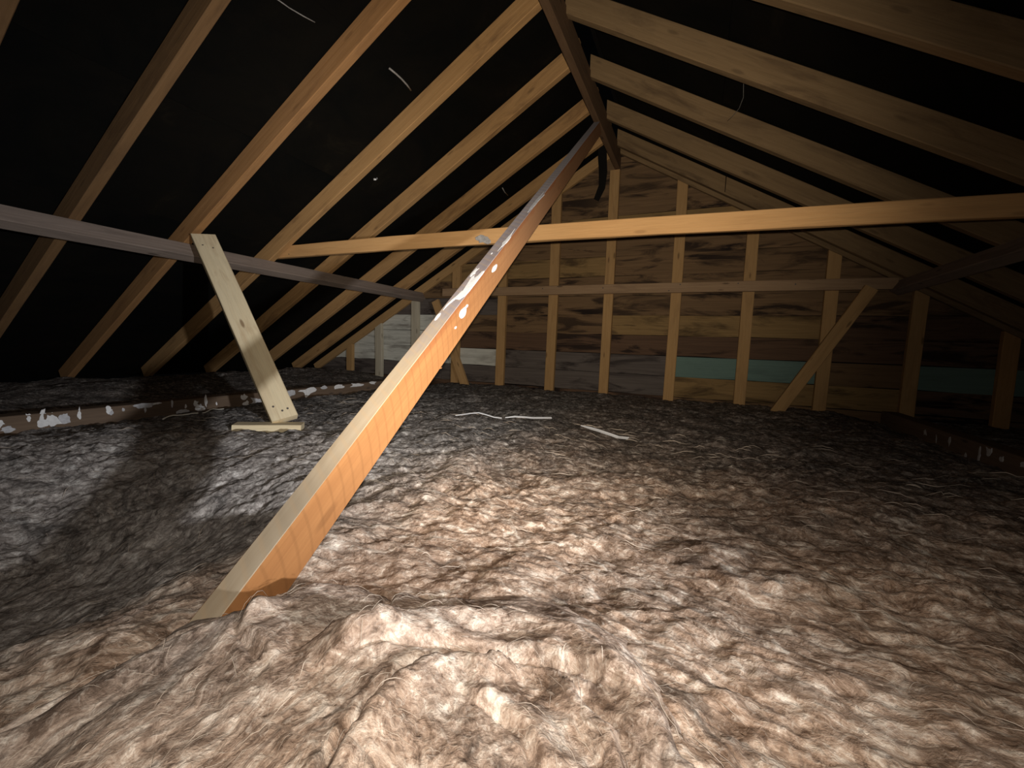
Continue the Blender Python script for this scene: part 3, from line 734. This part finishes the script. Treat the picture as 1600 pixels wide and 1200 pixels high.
# loose fibres standing off the wool
def fibres(name, count, xr, yr, zf, ff, parent, seed, rad, ln):
    R = np.random.RandomState(seed); n = 6
    y = yr[0]+(yr[1]-yr[0])*R.rand(count)**1.6; x = xr[0]+(xr[1]-xr[0])*R.rand(count)
    e = 1e-3; pts = []
    px, py = x.copy(), y.copy(); lnk = ln*(.4+R.rand(count))*(.6+.5*y); sg = np.where(R.rand(count) < .5, -1, 1); crv = R.randn(count)*.25
    arc = .002+.006*R.rand(count)
    u0, v0 = ff(px, py); ux = (ff(px+e, py)[1]-v0)/e; uy = (ff(px, py+e)[1]-v0)/e
    ang = np.arctan2(-ux, uy)+R.randn(count)*.22
    for k in range(n+1):
        u, v = ff(px, py); z = zf(px, py)+relief(u, v)+.0015+arc*math.sin(math.pi*k/n)
        pts.append(np.stack([px, py, z+H], -1))
        ang = ang+crv/n; px = px+np.cos(ang)*lnk/n*sg; py = py+np.sin(ang)*lnk/n*sg
    P = np.stack(pts, 1)
    rr = rad*(.5+R.rand(count))*(.55+.6*y)
    V = np.zeros((count, n+1, 3, 3))
    for k in range(3):
        a = k*2*math.pi/3
        prof = np.array([max(.15, math.sin(math.pi*(j+.4)/(n+.8))) for j in range(n+1)])
        V[:, :, k, 2] = P[:, :, 2]+np.sin(a)*rr[:, None]*prof
        V[:, :, k, 0] = P[:, :, 0]-np.sin(ang)[:, None]*np.cos(a)*rr[:, None]*prof
        V[:, :, k, 1] = P[:, :, 1]+np.cos(ang)[:, None]*np.cos(a)*rr[:, None]*prof
    base = (np.arange(count)*(n+1)*3)[:, None, None]; j = np.arange(n)[None, :, None]*3; k = np.arange(3)[None, None, :]; k2 = (k+1) % 3
    q = np.stack([base+j+k, base+j+k2, base+j+3+k2, base+j+3+k], -1).reshape(-1, 4)
    me = bpy.data.meshes.new(name); co = V.reshape(-1, 3)
    me.vertices.add(len(co)); me.vertices.foreach_set('co', co.reshape(-1).astype(np.float32))
    me.loops.add(len(q)*4); me.loops.foreach_set('vertex_index', q.reshape(-1).astype(np.int32))
    me.polygons.add(len(q)); me.polygons.foreach_set('loop_start', np.arange(0, len(q)*4, 4, dtype=np.int32)); me.polygons.foreach_set('loop_total', np.full(len(q), 4, np.int32))
    me.update(calc_edges=True); me.materials.append(M['fibre'])
    o = link(bpy.data.objects.new(name, me), parent); o['kind'] = 'stuff'
    return o
fibres('loose_fibres', 600, (-2.6, 1.3), (.45, 2.6), blanket, flow_main, ins, 7, .0007, .05)
fibres('loose_fibres', 260, (-.68, .05), (.15, .62), heap, heap_flow, hp, 9, .0005, .05)

# ------------------------------------------------------------------ litter on the wool
def surf(x, y):
    X, Y = np.array([float(x)]), np.array([float(y)]); u, v = flow_main(X, Y)
    return float((blanket(X, Y)+relief(u, v))[0])
def ribbon(name, pts, w, th, mat, label, cat, group=None, lift=.010):
    n = len(pts); P = [Vector((x, y, max(surf(x, y), surf(x+.02, y), surf(x-.02, y))+lift+dz+H)) for (x, y, dz) in pts]
    vs, fs = [], []
    for i in range(n):
        t = (P[min(i+1, n-1)]-P[max(i-1, 0)]).normalized(); s = Vector((-t.y, t.x, 0)).normalized()
        k = w*(.35 if i in (0,) else 1)
        # a strip standing slightly on edge, bent along its middle
        for (a, b) in ((-k/2, 0), (0, th*2), (k/2, k*.5), (k/2, k*.5-th), (0, th), (-k/2, -th)):
            vs.append(P[i]+s*a+Vector((0, 0, b)))
    for i in range(n-1):
        for k in range(6): fs.append((i*6+k, i*6+(k+1) % 6, i*6+6+(k+1) % 6, i*6+6+k))
    fs += [tuple(range(5, -1, -1)), tuple((n-1)*6+k for k in range(6))]
    o = mesh_obj(name, vs, fs, mat); tag(o, label, cat, group); return o
def lerp(a, b, n, arc=0): return [(a[0]+(b[0]-a[0])*i/n, a[1]+(b[1]-a[1])*i/n, arc*math.sin(math.pi*i/n)) for i in range(n+1)]
ribbon('plastic_strip', lerp((-1.37, 2.255), (-1.105, 2.38), 6, .01), .008, .0012, M['plastic'], 'thin bent white strip on the wool, left of the two longer straight ones', 'strip', 'white strips on the wool')
ribbon('plastic_strip', lerp((-1.085, 2.39), (-.828, 2.546), 5, .0), .013, .0015, M['plastic'], 'straight white strip lying level on the wool in mid attic', 'strip', 'white strips on the wool')
ribbon('plastic_strip', lerp((-.60, 2.41), (-.305, 2.262), 5, .0), .017, .0015, M['plastic'], 'white strip slanting down to the right on the wool', 'strip', 'white strips on the wool')
def tube(name, P, rad, mat, n=6):
    vs, fs = [], []
    P = [Vector(p) for p in P]
    for i, p in enumerate(P):
        t = (P[min(i+1, len(P)-1)]-P[max(i-1, 0)]).normalized(); a = t.orthogonal().normalized(); b = t.cross(a)
        for k in range(n): vs.append(p+(a*math.cos(2*math.pi*k/n)+b*math.sin(2*math.pi*k/n))*rad)
    for i in range(len(P)-1):
        for k in range(n): fs.append((i*n+k, i*n+(k+1) % n, i*n+n+(k+1) % n, i*n+n+k))
    fs += [tuple(range(n-1, -1, -1)), tuple((len(P)-1)*n+k for k in range(n))]
    return mesh_obj(name, vs, fs, mat, None, True)
w1 = tube('wire_offcut', [(-2.73-.035*math.sin(math.pi*t)+.02*t, 1.345+.175*t, max(-.492+.012*math.sin(t*2.6), surf(-2.72, 1.345+.175*t)+.004)+H) for t in [i/8 for i in range(9)]], .0042, M['wire'])
tag(w1, 'thin whitish wire offcut by the splashed left beam', 'wire')
w2 = tube('wire_offcut', [(-2.69+.01*t, 1.53+.12*t, max(-.49+.035*math.sin(min(t*3.2, 2.2)), surf(-2.69, 1.53+.12*t)+.004)+H) for t in [i/8 for i in range(9)]], .003, M['wire'])
tag(w2, 'hooked thin wire between the wire offcut and the strut foot', 'wire')

# ------------------------------------------------------------------ torn paper, flecks
def flap(name, side, outline, s, y, off, parent, mat, lean=0.0, across=False):
    """a thin scrap hanging from the sheet; outline in (down, along) metres"""
    n = len(outline); vs = []
    for dd in (0, .003):
        for (a, b) in outline:
            x = XL-s*CS if side < 0 else XR+s*CS
            if across: vs.append((x+b, y+lean*a+dd, ZR-s*SN+CS*off-a+H))
            else: vs.append((x+SN*off*side+lean*a+dd, y+b, ZR-s*SN+CS*off-a+H))
    fs = [tuple(range(n)), tuple(range(2*n-1, n-1, -1))]+[(i, n+i, n+(i+1) % n, (i+1) % n) for i in range(n)]
    o = mesh_obj(name, vs, fs, mat); o.parent = parent; return o
cl_, cr_ = CEIL[-1], CEIL[1]
def scrap(x0, y0, pts, rad, parent, mat):
    P = []
    for (dx, dy, dn) in pts:
        x = x0+dx; d = RD+.010-dn
        P.append((x, y0+dy, ZR+T*(x-XL)+d/CS+H) if parent is cl_ else (x, y0+dy, ZR-T*(x-XR)+d/CS+H))
    o = tube('torn_edge', P, rad, mat, 4); o.parent = parent; return o
scrap(-1.80, 2.12, [(0, 0, 0), (.012, .05, .012), (.015, .10, .016), (.008, .16, .012), (-.008, .22, .0)], .006, cl_, M['tear'])  # curl of torn paper, its glint put into the pale colour
scrap(-2.42, 2.68, [(0, 0, 0.004), (.01, .012, .006), (.02, .02, .004)], .009, cl_, M['paint'])  # bright nail spot as a pale speck, its shine put into the colour
scrap(-1.90, 1.45, [(0, 0, 0), (.01, .07, .005), (.02, .14, .003), (.03, .2, 0)], .003, cl_, M['tear'])
scrap(-1.90, 3.93, [(0, 0, 0), (-.01, .08, .008), (-.02, .18, .0)], .005, cl_, M['tear'])
flap('hanging_piece', 1, [(0, -.03), (0, .10), (.10, .08), (.22, .05), (.20, .03), (.09, .0)], 1.05, 4.02, RD+.005, cr_, M['paper'])
flap('hanging_piece', 1, [(0, -.03), (0, .07), (.05, .05), (.07, .03), (.05, .0)], .90, 4.0, RD+.005, cr_, M['paper'])
flap('hanging_piece', -1, [(0, -.03), (0, .06), (.14, .07), (.28, .085), (.44, .075), (.56, .02), (.53, -.03), (.40, .01), (.26, .0), (.12, -.02)], .14, 4.36, RD+.004, cl_, M['void'], -.1, True)  # dark curved sheet left of the brace head
wbst = tube('cobweb_strand', [(.10+.04*math.sin(i*.8), 2.62+i*.12, zr(.12)+.10-.05*math.sin(math.pi*i/5)+H) for i in range(6)], .0016, M['web'], 4)
tag(wbst, 'dusty cobweb strand strung between two right rafters', 'cobweb')
